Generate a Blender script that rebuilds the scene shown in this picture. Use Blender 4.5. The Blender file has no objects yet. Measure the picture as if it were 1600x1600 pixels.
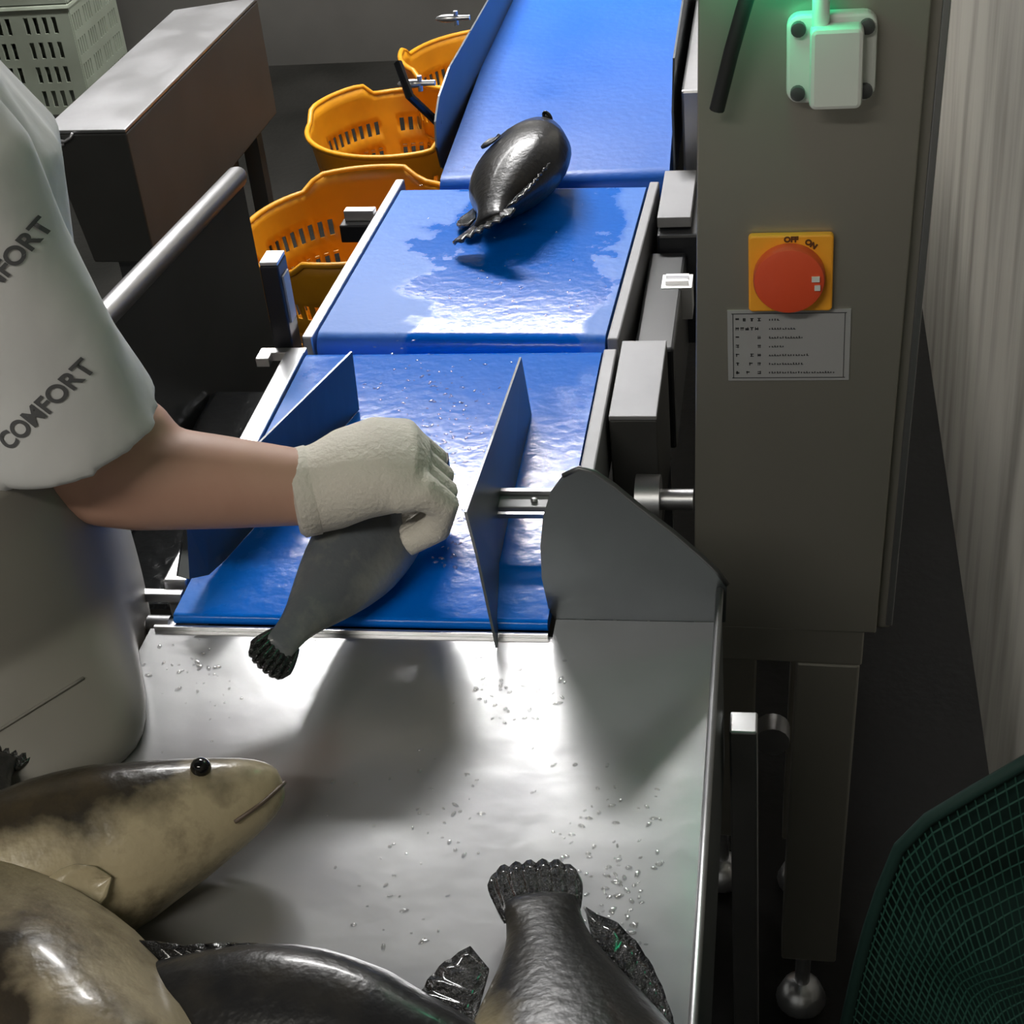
import bpy, bmesh, math, random
from mathutils import Vector, Matrix, noise
from mathutils.bvhtree import BVHTree
random.seed(7)
PI = math.pi
SC = bpy.context.scene
COL = SC.collection

# ------------------------------------------------------------------ camera
F = 2500.0; CX = 800.0
CAM = Vector((0.397, -1.140, 1.789))
ROT = Matrix(((0.986, -0.008, 0.168), (0.143, 0.563, -0.814), (-0.088, 0.826, 0.556)))
# orthonormalise (columns are the camera axes)
_x = Vector(ROT.col[0]).normalized(); _z = Vector(ROT.col[2]); _y = _z.cross(_x).normalized(); _z = _x.cross(_y).normalized()
ROT = Matrix((_x, _y, _z)).transposed()
cd = bpy.data.cameras.new('camera'); cam = bpy.data.objects.new('camera', cd); COL.objects.link(cam)
cam.matrix_world = Matrix.Translation(CAM) @ ROT.to_4x4()
cd.sensor_width = 36.0; cd.lens = 36.0 * F / 1600.0; cd.clip_start = 0.02
SC.camera = cam

# ------------------------------------------------------------------ world and exposure
w = bpy.data.worlds.new('world'); SC.world = w; w.use_nodes = True
w.node_tree.nodes['Background'].inputs[0].default_value = (0.80, 0.80, 0.74, 1)
w.node_tree.nodes['Background'].inputs[1].default_value = 0.24
SC.view_settings.view_transform = 'Standard'; SC.view_settings.look = 'None'
SC.view_settings.gamma = 1.0; SC.view_settings.use_curve_mapping = False
SC.view_settings.exposure = 0.0
SC.cycles.max_bounces = 6; SC.cycles.diffuse_bounces = 3; SC.cycles.glossy_bounces = 3
LAMP_MAIN = 150.0      # tube light over the far end of the line
LAMP_FAR = 40.0
LAMP_FILL = 36.0       # added fill light behind the operator, out of view

# ------------------------------------------------------------------ helpers
def ray(px, py):
    return ROT @ Vector(((px - CX) / F, -(py - CX) / F, -1.0))
def P(px, py, z=None, X=None, Y=None):
    d = ray(px, py)
    if z is not None: t = (z - CAM.z) / d.z
    elif X is not None: t = (X - CAM.x) / d.x
    else: t = (Y - CAM.y) / d.y
    return CAM + d * t

class MB:
    def __init__(s): s.v = []; s.f = []
    def add(s, vs, fs):
        o = len(s.v); s.v += [Vector(p) for p in vs]; s.f += [tuple(i + o for i in f) for f in fs]; return s
    def box(s, a, b, M=None):
        x0, y0, z0 = a; x1, y1, z1 = b
        vs = [Vector(p) for p in ((x0,y0,z0),(x1,y0,z0),(x1,y1,z0),(x0,y1,z0),(x0,y0,z1),(x1,y0,z1),(x1,y1,z1),(x0,y1,z1))]
        if M is not None: vs = [M @ p for p in vs]
        return s.add(vs, [(0,3,2,1),(4,5,6,7),(0,1,5,4),(1,2,6,5),(2,3,7,6),(3,0,4,7)])
    def prism(s, pts, n):
        """polygon (3D points) thickened along vector n"""
        k = len(pts); n = Vector(n); pts = [Vector(p) for p in pts]
        vs = pts + [p + n for p in pts]
        fs = [tuple(range(k - 1, -1, -1)), tuple(range(k, 2 * k))]
        fs += [(i, (i + 1) % k, (i + 1) % k + k, i + k) for i in range(k)]
        return s.add(vs, fs)
    def tube(s, pts, rad, n=10, closed=False, up=None, cap=True):
        """rad: number, list of numbers or list of (a,b) for elliptical rings"""
        pts = [Vector(p) for p in pts]; m = len(pts)
        if not isinstance(rad, (list, tuple)): rad = [rad] * m
        rad = [(r, r) if not isinstance(r, (list, tuple)) else r for r in rad]
        vs = []; prev = None
        for i, p in enumerate(pts):
            if closed: t = pts[(i + 1) % m] - pts[i - 1]
            else: t = pts[min(i + 1, m - 1)] - pts[max(i - 1, 0)]
            t.normalize()
            if prev is None:
                u = Vector(up) if up is not None else (Vector((0, 0, 1)) if abs(t.z) < .9 else Vector((1, 0, 0)))
            else: u = prev
            u = (u - t * u.dot(t)).normalized(); prev = u; v = t.cross(u)
            for k in range(n):
                a = 2 * PI * k / n
                vs.append(p + u * math.cos(a) * rad[i][0] + v * math.sin(a) * rad[i][1])
        fs = []
        for i in range(m if closed else m - 1):
            j = (i + 1) % m
            for k in range(n):
                l = (k + 1) % n
                fs.append((i * n + k, i * n + l, j * n + l, j * n + k))
        if cap and not closed:
            fs.append(tuple(range(n - 1, -1, -1))); fs.append(tuple((m - 1) * n + k for k in range(n)))
        return s.add(vs, fs)
    def lathe(s, prof, n=24, M=None, cap=True):
        vs = []; fs = []; m = len(prof)
        for r, z in prof:
            for k in range(n):
                a = 2 * PI * k / n; p = Vector((r * math.cos(a), r * math.sin(a), z)); vs.append(M @ p if M is not None else p)
        for i in range(m - 1):
            for k in range(n):
                l = (k + 1) % n; fs.append((i * n + k, i * n + l, (i + 1) * n + l, (i + 1) * n + k))
        if cap:
            fs.append(tuple(range(n - 1, -1, -1))); fs.append(tuple((m - 1) * n + k for k in range(n)))
        return s.add(vs, fs)
    def ball(s, c, r, n=12, m=8):
        c = Vector(c); r = r if isinstance(r, (tuple, list)) else (r, r, r)
        prof = [(math.sin(PI * i / m), -math.cos(PI * i / m)) for i in range(1, m)]
        M = Matrix.Translation(c) @ Matrix.Diagonal((r[0], r[1], r[2], 1))
        return s.lathe(prof, n, M)
    def grid(s, fn, nu, nv, skip=None, closed_u=False):
        cu = nu if closed_u else nu + 1
        vs = [fn(i / nu, j / nv) for j in range(nv + 1) for i in range(cu)]
        fs = []
        for j in range(nv):
            for i in range(nu):
                if skip and skip(i, j): continue
                i2 = (i + 1) % cu
                fs.append((j * cu + i, j * cu + i2, (j + 1) * cu + i2, (j + 1) * cu + i))
        return s.add(vs, fs)
    def build(s, name, mat, parent=None, smooth=False, bevel=0, solid=0, sub=0, auto=None):
        me = bpy.data.meshes.new(name); me.from_pydata([tuple(p) for p in s.v], [], s.f); me.validate()
        bm = bmesh.new(); bm.from_mesh(me)
        bmesh.ops.delete(bm, geom=[v for v in bm.verts if not v.link_faces], context='VERTS')
        bmesh.ops.recalc_face_normals(bm, faces=bm.faces); bm.to_mesh(me); bm.free()
        o = bpy.data.objects.new(name, me); COL.objects.link(o)
        me.materials.append(MAT[mat] if isinstance(mat, str) else mat)
        if smooth:
            for p in me.polygons: p.use_smooth = True
        if auto is not None: me.set_sharp_from_angle(angle=math.radians(auto))
        if solid:
            m = o.modifiers.new('solid', 'SOLIDIFY'); m.thickness = solid; m.offset = 0
        if bevel:
            m = o.modifiers.new('bevel', 'BEVEL'); m.width = bevel; m.segments = 2; m.limit_method = 'ANGLE'; m.angle_limit = math.radians(40)
        if sub:
            m = o.modifiers.new('sub', 'SUBSURF'); m.levels = sub; m.render_levels = sub
        if parent is not None: put(o, parent)
        return o

def put(o, parent):
    """parent and keep the place in the world"""
    o.parent = parent
    M = parent.matrix_basis
    if parent.parent is not None: M = parent.parent.matrix_basis @ parent.matrix_parent_inverse @ M
    o.matrix_parent_inverse = M.inverted()
def thing(name, label, cat, loc=(0, 0, 0), group=None):
    o = bpy.data.objects.new(name, None); COL.objects.link(o); o.location = loc
    o.empty_display_size = 0.05
    return tag(o, label, cat, group)
def tag(o, label, cat, group=None, kind=None):
    o['label'] = label; o['category'] = cat
    if group: o['group'] = group
    if kind: o['kind'] = kind
    return o
def struct(o): o['kind'] = 'structure'; return o
def bake(o):
    """replace an object's mesh by its evaluated one, dropping the modifiers"""
    bpy.context.view_layer.update()
    dg = bpy.context.evaluated_depsgraph_get()
    me = bpy.data.meshes.new_from_object(o.evaluated_get(dg))
    old = o.data; o.modifiers.clear(); o.data = me; bpy.data.meshes.remove(old)
    for p in me.polygons: p.use_smooth = True
    return o
def fuse(o, voxel, it=6, fac=.5):
    m = o.modifiers.new('r', 'REMESH'); m.mode = 'VOXEL'; m.voxel_size = voxel; m.use_smooth_shade = True
    m = o.modifiers.new('s', 'SMOOTH'); m.factor = fac; m.iterations = it
    return bake(o)

# ------------------------------------------------------------------ materials
MAT = {}
def mat(name, col, rough=.5, metal=0., noise_scale=0, col2=None, thresh=(.35, .65), bump=0, bump_scale=60, rough2=None, coat=0, emis=None, stretch=None, spec=.5, detail=4):
    m = bpy.data.materials.new(name); m.use_nodes = True; MAT[name] = m
    nt = m.node_tree; b = nt.nodes['Principled BSDF']
    b.inputs['Base Color'].default_value = (*col, 1); b.inputs['Roughness'].default_value = rough; b.inputs['Metallic'].default_value = metal
    b.inputs['Specular IOR Level'].default_value = spec
    if coat: b.inputs['Coat Weight'].default_value = coat; b.inputs['Coat Roughness'].default_value = .08
    if emis:
        b.inputs['Emission Color'].default_value = (*emis[0], 1); b.inputs['Emission Strength'].default_value = emis[1]
    tc = nt.nodes.new('ShaderNodeTexCoord'); vec = tc.outputs['Object']
    if stretch:
        mp = nt.nodes.new('ShaderNodeMapping'); mp.inputs['Scale'].default_value = stretch
        nt.links.new(vec, mp.inputs['Vector']); vec = mp.outputs['Vector']
    if noise_scale:
        n = nt.nodes.new('ShaderNodeTexNoise'); n.inputs['Scale'].default_value = noise_scale; n.inputs['Detail'].default_value = detail
        nt.links.new(vec, n.inputs['Vector'])
        r = nt.nodes.new('ShaderNodeMapRange'); r.inputs['From Min'].default_value = thresh[0]; r.inputs['From Max'].default_value = thresh[1]
        nt.links.new(n.outputs['Fac'], r.inputs['Value'])
        mx = nt.nodes.new('ShaderNodeMix'); mx.data_type = 'RGBA'
        mx.inputs['A'].default_value = (*col, 1); mx.inputs['B'].default_value = (*(col2 or col), 1)
        nt.links.new(r.outputs['Result'], mx.inputs['Factor']); nt.links.new(mx.outputs['Result'], b.inputs['Base Color'])
        if rough2 is not None:
            r2 = nt.nodes.new('ShaderNodeMapRange'); r2.inputs['To Min'].default_value = rough; r2.inputs['To Max'].default_value = rough2
            nt.links.new(r.outputs['Result'], r2.inputs['Value']); nt.links.new(r2.outputs['Result'], b.inputs['Roughness'])
    if bump:
        n2 = nt.nodes.new('ShaderNodeTexNoise'); n2.inputs['Scale'].default_value = bump_scale; n2.inputs['Detail'].default_value = 3
        nt.links.new(vec, n2.inputs['Vector'])
        bp = nt.nodes.new('ShaderNodeBump'); bp.inputs['Strength'].default_value = bump; bp.inputs['Distance'].default_value = .01
        nt.links.new(n2.outputs['Fac'], bp.inputs['Height']); nt.links.new(bp.outputs['Normal'], b.inputs['Normal'])
    return m
mat('steel', (.50, .50, .51), .32, .95, 9, (.40, .40, .41), rough2=.42)
mat('steel_bright', (.80, .80, .82), .30, .9)
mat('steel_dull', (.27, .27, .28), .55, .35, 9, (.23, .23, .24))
mat('steel_dark', (.13, .135, .14), .42, .85, 6, (.15, .155, .16))
mat('guard_steel', (.15, .165, .175), .40, .85, 5, (.12, .13, .14))  # shade on the stainless end plate is put into this darker base
mat('table_steel', (.44, .44, .455), .20, .70, 7, (.385, .388, .39), rough2=.26, bump=.04, bump_scale=25)
mat('cabinet_steel', (.42, .40, .35), .42, .75, 3, (.35, .335, .29), stretch=(1, 1, .3))
mat('black_plastic', (.012, .013, .016), .35, 0)
mat('black_wet', (.010, .011, .012), .15, 0, bump=.4, bump_scale=30)
mat('rubber', (.015, .015, .016), .6)
mat('white_plastic', (.72, .74, .71), .4)
mat('orange', (1.0, .42, .03), .45)
mat('red', (.80, .095, .035), .35)
mat('label_plate', (.42, .42, .43), .4, .2)
mat('ink', (.04, .04, .045), .6)
mat('ink_brown', (.12, .04, .01), .6)
mat('yellow', (.66, .29, .006), .45, 0, 6, (.50, .21, .005))
mat('crate_green', (.24, .27, .215), .55, 0, 5, (.19, .21, .165))
mat('floor', (.012, .0115, .010), .6, 0, 3, (.006, .006, .005), rough2=.5, bump=.15, bump_scale=40, spec=.12)
mat('wall_dirty', (.29, .278, .24), .7, 0, 5, (.12, .112, .095), thresh=(.45, .75), stretch=(1.4, 1.8, .30), detail=7, bump=.1, bump_scale=12)
mat('wall_grey', (.075, .072, .065), .7, 0, 2, (.05, .048, .043))
mat('ceiling', (.20, .20, .19), .9)
mat('shirt', (.62, .615, .61), .85, 0, 8, (.56, .56, .56), bump=.25, bump_scale=18)
mat('print', (.09, .09, .095), .9)
mat('apron', (.23, .215, .19), .5, 0, 4, (.19, .178, .155), bump=.12, bump_scale=7)
mat('apron_edge', (.03, .03, .03), .6)
mat('trousers', (.03, .03, .035), .8)
mat('skin', (.50, .295, .22), .55, 0, 9, (.44, .245, .18))
mat('shaded_metal', (.05, .05, .048), .55, .3, 6, (.035, .035, .034))
mat('trough_metal', (.042, .042, .040), .6, 0, 6, (.034, .034, .032))
mat('glove', (.66, .62, .55), .85, 0, 14, (.60, .56, .50), bump=.25, bump_scale=220)
mat('hair', (.012, .010, .009), .5)
mat('eye_white', (.7, .7, .68), .2)
mat('net_green', (.016, .070, .052), .5)
mat('net_cloth', (.006, .032, .026), .7)
mat('water', (.9, .9, .9), .03, 0)
_nt = MAT['water'].node_tree; _o = _nt.nodes['Material Output']; _tr = _nt.nodes.new('ShaderNodeBsdfTransparent'); _gl = _nt.nodes.new('ShaderNodeBsdfGlossy'); _gl.inputs['Roughness'].default_value = .12
_mx = _nt.nodes.new('ShaderNodeMixShader'); _mx.inputs[0].default_value = .18
_nt.links.new(_tr.outputs[0], _mx.inputs[1]); _nt.links.new(_gl.outputs[0], _mx.inputs[2]); _nt.links.new(_mx.outputs[0], _o.inputs['Surface'])
mat('lamp_main', (1, 1, 1), .5, emis=((1.0, .985, .97), LAMP_MAIN))
mat('lamp_far', (1, 1, 1), .5, emis=((1.0, .985, .97), LAMP_FAR))
mat('lamp_fill', (1, 1, 1), .5, emis=((1.0, .96, .86), LAMP_FILL))
mat('lamp_green', (.02, .5, .25), .4, emis=((.02, 1.0, .42), 17.0))
mat('eye_black', (.005, .005, .005), .08)
mat('mouth_dark', (.10, .07, .05), .5)

def belt_material(name, cx, half, soft, dry, wet):
    """wet middle with ragged edges, drier pale borders"""
    m = bpy.data.materials.new(name); m.use_nodes = True; MAT[name] = m
    nt = m.node_tree; b = nt.nodes['Principled BSDF']; L = nt.links.new
    tc = nt.nodes.new('ShaderNodeTexCoord'); sx = nt.nodes.new('ShaderNodeSeparateXYZ'); L(tc.outputs['Object'], sx.inputs[0])
    n = nt.nodes.new('ShaderNodeTexNoise'); n.inputs['Scale'].default_value = 11; n.inputs['Detail'].default_value = 6; n.inputs['Roughness'].default_value = .6
    L(tc.outputs['Object'], n.inputs['Vector'])
    def mth(op, a, bb):
        k = nt.nodes.new('ShaderNodeMath'); k.operation = op
        for i, q in enumerate((a, bb)):
            if q is None: continue
            if isinstance(q, (int, float)): k.inputs[i].default_value = q
            else: L(q, k.inputs[i])
        return k.outputs[0]
    d = mth('ABSOLUTE', mth('SUBTRACT', sx.outputs['X'], cx), None)
    d = mth('ADD', d, mth('MULTIPLY', mth('SUBTRACT', n.outputs['Fac'], .5), .30))
    r = nt.nodes.new('ShaderNodeMapRange'); r.inputs['From Min'].default_value = half - soft; r.inputs['From Max'].default_value = half + soft
    L(d, r.inputs['Value'])
    mx = nt.nodes.new('ShaderNodeMix'); mx.data_type = 'RGBA'; mx.inputs['A'].default_value = (*wet, 1); mx.inputs['B'].default_value = (*dry, 1)
    L(r.outputs['Result'], mx.inputs['Factor']); L(mx.outputs['Result'], b.inputs['Base Color'])
    r2 = nt.nodes.new('ShaderNodeMapRange'); r2.inputs['To Min'].default_value = .20; r2.inputs['To Max'].default_value = .50; b.inputs['Specular IOR Level'].default_value = .25
    L(r.outputs['Result'], r2.inputs['Value']); L(r2.outputs['Result'], b.inputs['Roughness'])
    n2 = nt.nodes.new('ShaderNodeTexNoise'); n2.inputs['Scale'].default_value = 70; L(tc.outputs['Object'], n2.inputs['Vector'])
    bp = nt.nodes.new('ShaderNodeBump'); bp.inputs['Strength'].default_value = .12; bp.inputs['Distance'].default_value = .005
    L(n2.outputs['Fac'], bp.inputs['Height']); L(bp.outputs['Normal'], b.inputs['Normal'])
belt_material('belt_feed', .03, .19, .05, (.012, .19, .74), (.000, .155, .72))
belt_material('belt_weigh', .045, .115, .012, (.06, .22, .72), (.000, .15, .70))
belt_material('belt_out', .0, .02, .2, (.014, .14, .60), (.008, .12, .55))

def fish_material(name, dark, tan, belly_z, soft, spot):
    """dark back, paler mottled belly; local z runs from belly to back, local y across"""
    m = bpy.data.materials.new(name); m.use_nodes = True; MAT[name] = m
    nt = m.node_tree; b = nt.nodes['Principled BSDF']; L = nt.links.new
    tc = nt.nodes.new('ShaderNodeTexCoord'); sx = nt.nodes.new('ShaderNodeSeparateXYZ'); L(tc.outputs['Object'], sx.inputs[0])
    n = nt.nodes.new('ShaderNodeTexNoise'); n.inputs['Scale'].default_value = 22; n.inputs['Detail'].default_value = 5; L(tc.outputs['Object'], n.inputs['Vector'])
    k = nt.nodes.new('ShaderNodeMath'); k.operation = 'MULTIPLY_ADD'; L(n.outputs['Fac'], k.inputs[0]); k.inputs[1].default_value = spot; L(sx.outputs['Z'], k.inputs[2])
    r = nt.nodes.new('ShaderNodeMapRange'); r.inputs['From Min'].default_value = belly_z + spot * .5 - soft; r.inputs['From Max'].default_value = belly_z + spot * .5 + soft
    L(k.outputs[0], r.inputs['Value'])
    mx = nt.nodes.new('ShaderNodeMix'); mx.data_type = 'RGBA'; mx.inputs['A'].default_value = (*tan, 1); mx.inputs['B'].default_value = (*dark, 1)
    L(r.outputs['Result'], mx.inputs['Factor'])
    n3 = nt.nodes.new('ShaderNodeTexNoise'); n3.inputs['Scale'].default_value = 13; n3.inputs['Detail'].default_value = 7; n3.inputs['Roughness'].default_value = .65; L(tc.outputs['Object'], n3.inputs['Vector'])
    r3 = nt.nodes.new('ShaderNodeMapRange'); r3.inputs['From Min'].default_value = .50; r3.inputs['From Max'].default_value = .68; r3.inputs['To Max'].default_value = .85; L(n3.outputs['Fac'], r3.inputs['Value'])
    mb = nt.nodes.new('ShaderNodeMix'); mb.data_type = 'RGBA'; mb.inputs['B'].default_value = (dark[0] * 2.2, dark[1] * 2.0, dark[2] * 1.6, 1)
    L(r3.outputs['Result'], mb.inputs['Factor']); L(mx.outputs['Result'], mb.inputs['A']); L(mb.outputs['Result'], b.inputs['Base Color'])
    b.inputs['Roughness'].default_value = .34; b.inputs['Specular IOR Level'].default_value = .3; b.inputs['Coat Weight'].default_value = .22; b.inputs['Coat Roughness'].default_value = .12
    n2 = nt.nodes.new('ShaderNodeTexNoise'); n2.inputs['Scale'].default_value = 130; L(tc.outputs['Object'], n2.inputs['Vector'])
    bp = nt.nodes.new('ShaderNodeBump'); bp.inputs['Strength'].default_value = .25; bp.inputs['Distance'].default_value = .003
    L(n2.outputs['Fac'], bp.inputs['Height']); L(bp.outputs['Normal'], b.inputs['Normal'])
fish_material('fish_dark', (.014, .014, .015), (.16, .13, .07), -.055, .02, .05)
fish_material('fish_belly', (.012, .012, .012), (.24, .20, .12), -.048, .020, .07)
fish_material('fish_tan', (.030, .025, .018), (.40, .335, .215), .018, .018, .11)
fish_material('fish_pale', (.035, .028, .020), (.36, .30, .20), .055, .02, .14)
fish_material('fish_grey', (.12, .132, .145), (.30, .31, .28), -.020, .016, .05)
mat('fin_dark', (.014, .014, .015), .22, 0, bump=.9, bump_scale=230, coat=.5)

# ================================================================== the room
b = MB(); b.box((-6, -4, -.1), (2.0, 4.4, 0)); struct(b.build('floor', 'floor'))
b = MB(); b.box((.715, -4, 0), (.90, 4.4, 3.0)); struct(b.build('wall_right', 'wall_dirty'))
b = MB(); b.box((-6, 4.3, 0), (.715, 4.45, 3.0)); struct(b.build('wall_back', 'wall_grey'))
b = MB(); b.box((-6, -4, 3.0), (2.0, 4.4, 3.1)); struct(b.build('ceiling', 'ceiling'))
def luminaire(c, lx, ly, m, label):
    t = thing('tube_light', label, 'light', (c[0], c[1], c[2]), 'ceiling tube lights')
    b = MB(); b.box((c[0]-lx/2-.02, c[1]-ly/2-.02, c[2]+.03), (c[0]+lx/2+.02, c[1]+ly/2+.02, 3.0)); b.build('housing', 'white_plastic', t, bevel=.006)
    b = MB(); b.box((c[0]-lx/2, c[1]-ly/2, c[2]), (c[0]+lx/2, c[1]+ly/2, c[2]+.029)); b.build('diffuser', m, t)
luminaire((-.62, 3.02, 2.9), 1.15, .28, 'lamp_main', 'long white tube light on the ceiling above the far conveyor')
luminaire((-1.7, 3.8, 2.9), 1.5, .2, 'lamp_far', 'long white tube light on the ceiling near the back wall')
luminaire((-.6, -1.9, 2.9), 1.5, .2, 'lamp_fill', 'added warm fill light on the ceiling behind the operator, out of view')

# ================================================================== conveyors
def belt_loop(M, x0, x1, y0, y1, z, r, r0=None):
    """belt around two rollers: an oblong loop, top at z"""
    b = MB(); n = 10; prof = []; r0 = r0 or r
    for i in range(n + 1):
        a = PI / 2 + PI * i / n; prof.append((y0 + r0 + r0 * math.cos(a), z - r0 + r0 * math.sin(a)))
    for i in range(n + 1):
        a = -PI / 2 + PI * i / n; prof.append((y1 - r + r * math.cos(a), z - r + r * math.sin(a)))
    k = len(prof); vs = [M @ Vector((x0, y, zz)) for y, zz in prof] + [M @ Vector((x1, y, zz)) for y, zz in prof]
    fs = [(i, (i + 1) % k, (i + 1) % k + k, i + k) for i in range(k)] + [tuple(range(k)), tuple(range(2 * k - 1, k - 1, -1))]
    b.add(vs, fs); return b
I4 = Matrix.Identity(4)

# --- infeed conveyor
t = thing('infeed_conveyor', 'short blue belt conveyor nearest the steel feed table', 'conveyor', (0, .27, 0))
infeed = t
belt_loop(I4, -.182, .182, .009, .545, .88, .022, .006).build('belt', 'belt_feed', t, smooth=True, auto=40)
for sx in (-1, 1):
    b = MB(); x = sx * .1925; w2 = .008 if sx > 0 else .012; x = x if sx > 0 else -.1965
    b.box((x - w2, .06, .80), (x + w2, .53, .884)); b.build('side_rail', 'steel_bright' if sx < 0 else 'steel_dull', t, bevel=.002)  # same rail both sides: lamp reflection on the left put into the brighter steel
b = MB(); b.box((-.17, .03, .70), (.17, .52, .832)); b.build('bed', 'steel_dark', t)
for y in (.08, .47):
    for x in (-.15, .13):
        b = MB(); b.box((x, y, 0), (x + .03, y + .03, .70)); b.build('leg', 'steel_dark', t)
for y, x in ((.022, -.2), (.523, -.2), (.523, .192)):
    b = MB(); b.tube([(x - .015, y, .858), (x + .008, y, .858)], .010, 12); b.build('roller_shaft', 'steel', t, smooth=True, auto=40)
b = MB(); b.box((-.235, .045, .868), (-.186, .055, .878)); b.box((-.235, .015, .852), (-.186, .028, .862)); b.build('end_bracket', 'steel_bright', t, bevel=.001)
b = MB(); b.box((-.245, .535, .868), (-.186, .548, .880)); b.box((-.245, .52, .868), (-.228, .535, .880)); b.build('corner_bracket', 'steel_bright', t, bevel=.001)
mc = [P(975, 530, z=.885), P(1030, 535, z=.885), P(1010, 650, z=.885), P(945, 648, z=.885)]
bx0 = .205; bx1 = .258; by0 = P(980, 650, z=.885).y; by1 = P(1000, 532, z=.885).y
b = MB(); b.box((bx0, by0, .72), (bx1, by1, .8795)); b.build('drive_cover', 'shaded_metal', t, bevel=.002)  # steel box whose shaded front is put into a dark material
b = MB(); b.box((bx0, by0 - .001, .880), (bx1, by1, .885)); b.build('lit_cover_top', 'steel_dull', t, bevel=.001)  # lit top of the same box, its lightness put into the colour
b = MB(); b.tube([(.235, .335, .80), (.262, .335, .80)], .028, 20); b.tube([(.262, .335, .80), (.298, .335, .80)], .012, 14); b.build('drive_shaft', 'steel', t, smooth=True, auto=40)

# --- weighing conveyor (turned a hair to the right)
MW = Matrix.Translation((0, .565, 0)) @ Matrix.Rotation(math.radians(-2.0), 4, 'Z')
t = thing('weighing_conveyor', 'middle blue belt conveyor with a fish at its far end', 'conveyor', (0, .80, 0))
belt_loop(MW, -.182, .182, 0, .478, .88, .020).build('belt', 'belt_weigh', t, smooth=True, auto=40)
for sx in (-1, 1):
    b = MB(); x = sx * .1925; b.box((x - .007, .0, .80), (x + .007, .50 if sx < 0 else .478, .882), MW); b.build('side_rail', 'steel_bright' if sx < 0 else 'steel_dull', t, bevel=.002)  # left rail brighter than right: lamp reflection put into the material
b = MB(); b.box((-.17, .03, .70), (.17, .45, .836), MW); b.build('bed', 'steel_dark', t)
for y in (.06, .40):
    for x in (-.15, .13):
        b = MB(); b.box((x, y, 0), (x + .03, y + .03, .70), MW); b.build('leg', 'steel_dark', t)
b = MB(); b.box((-.245, .37, .872), (-.200, .385, .888), MW); b.build('clamp', 'steel_bright', t, bevel=.001)
b = MB(); b.box((-.250, .355, .845), (-.205, .383, .872), MW); b.build('clamp_block', 'black_plastic', t, bevel=.002)
by2 = P(1040, 340, z=.885).y; by3 = P(1060, 266, z=.885).y
b = MB(); b.box((.222, by2, .87), (.268, by3, .885)); b.build('lit_cover_top', 'steel_dull', t, bevel=.001)  # lit top of a steel box, painted lighter than its front
b = MB(); b.box((.222, by2 - .02, .70), (.290, by3, .868)); b.build('motor_housing', 'black_plastic', t, bevel=.004)  # rest of that steel box; its shaded front is put into the black
b = MB(); b.box((.213, .60, .70), (.262, by2 - .025, .845)); b.build('motor_block', 'black_plastic', t, bevel=.004)
c = P(1058, 435, z=.85)
b = MB(); b.box((c.x - .015, c.y - .010, .846), (c.x + .015, c.y - .004, .851)); b.box((c.x - .015, c.y + .006, .846), (c.x + .015, c.y + .012, .851)); b.box((c.x-.02, c.y-.02, .80), (c.x+.02, c.y+.02, .8459)); b.build('cable_clip', 'steel_bright', t)

# --- outfeed conveyor (turned a hair to the left)
MO = Matrix.Translation((.055, 1.075, 0)) @ Matrix.Rotation(math.radians(2.0), 4, 'Z')
t = thing('outfeed_conveyor', 'far blue belt conveyor between steel guard plates', 'conveyor', (.05, 1.6, 0))
outfeed = t
belt_loop(MO, -.172, .172, 0, 1.6, .874, .03).build('belt', 'belt_out', t, smooth=True, auto=40)
b = MB(); b.box((-.16, .05, .66), (.16, 1.55, .812), MO); b.build('bed', 'steel_dark', t)
for y in (.15, 1.4):
    for x in (-.15, .12):
        b = MB(); b.box((x, y, 0), (x + .03, y + .03, .66), MO); b.build('leg', 'steel_dark', t)
gx = -.135
gp = [P(x, y, X=gx) for x, y in ((700, 268), (691, 262), (683, 230), (681, 190), (687, 150), (703, 105), (735, 50), (775, -20), (800, -70))]
far = [Vector((gx, gp[-1].y, .875)), Vector((gx, gp[0].y + .0, .88))]
MG = MB(); MG.prism([Vector((-.128 if 0 else gx, p.y, p.z)) for p in gp] + far[:1], (-.003, 0, 0)); gl = MG.build('guard_plate', 'guard_steel', t)
b = MB(); b.prism([(.232, 1.10, .86), (.232, 1.10, .96), (.232, 1.16, 1.02), (.226, 2.6, 1.06), (.226, 2.6, .86)], (.003, 0, 0)); b.build('guard_plate', 'guard_steel', t)
b = MB(); b.box((.245, 1.12, .60), (.278, 2.6, .985)); b.build('side_housing', 'steel', t, bevel=.004)
b = MB(); b.box((.283, 1.30, .60), (.300, 2.6, 1.02)); b.build('side_housing', 'steel', t, bevel=.004)
for (px, py, x0) in ((660, 130, gx - .002), (716, 28, gx - .002), (1095, 102, .262)):
    c = P(px, py, X=x0 - .02 if x0 < 0 else x0)
    b = MB(); b.tube([(x0 if x0 < 0 else c.x - .016, c.y, c.z), (c.x - .028 if x0 < 0 else c.x + .02, c.y, c.z)], .0045, 10)
    b.ball((c.x - .018 if x0 < 0 else c.x, c.y, c.z), (.022, .007, .007), 12, 6); b.tube([(c.x-.004, c.y, c.z-.012), (c.x-.004, c.y, c.z+.012)], .004, 8)
    b.build('wing_bolt', 'steel_bright', t, smooth=True, auto=50)
a0 = P(622, 98, X=gx - .05); a1 = P(640, 150, X=gx - .03); a2 = P(684, 192, X=gx - .006)
b = MB(); b.tube([a0, a1, a2], .007, 8); b.build('guard_bracket', 'black_plastic', t, smooth=True, auto=40)

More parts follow.
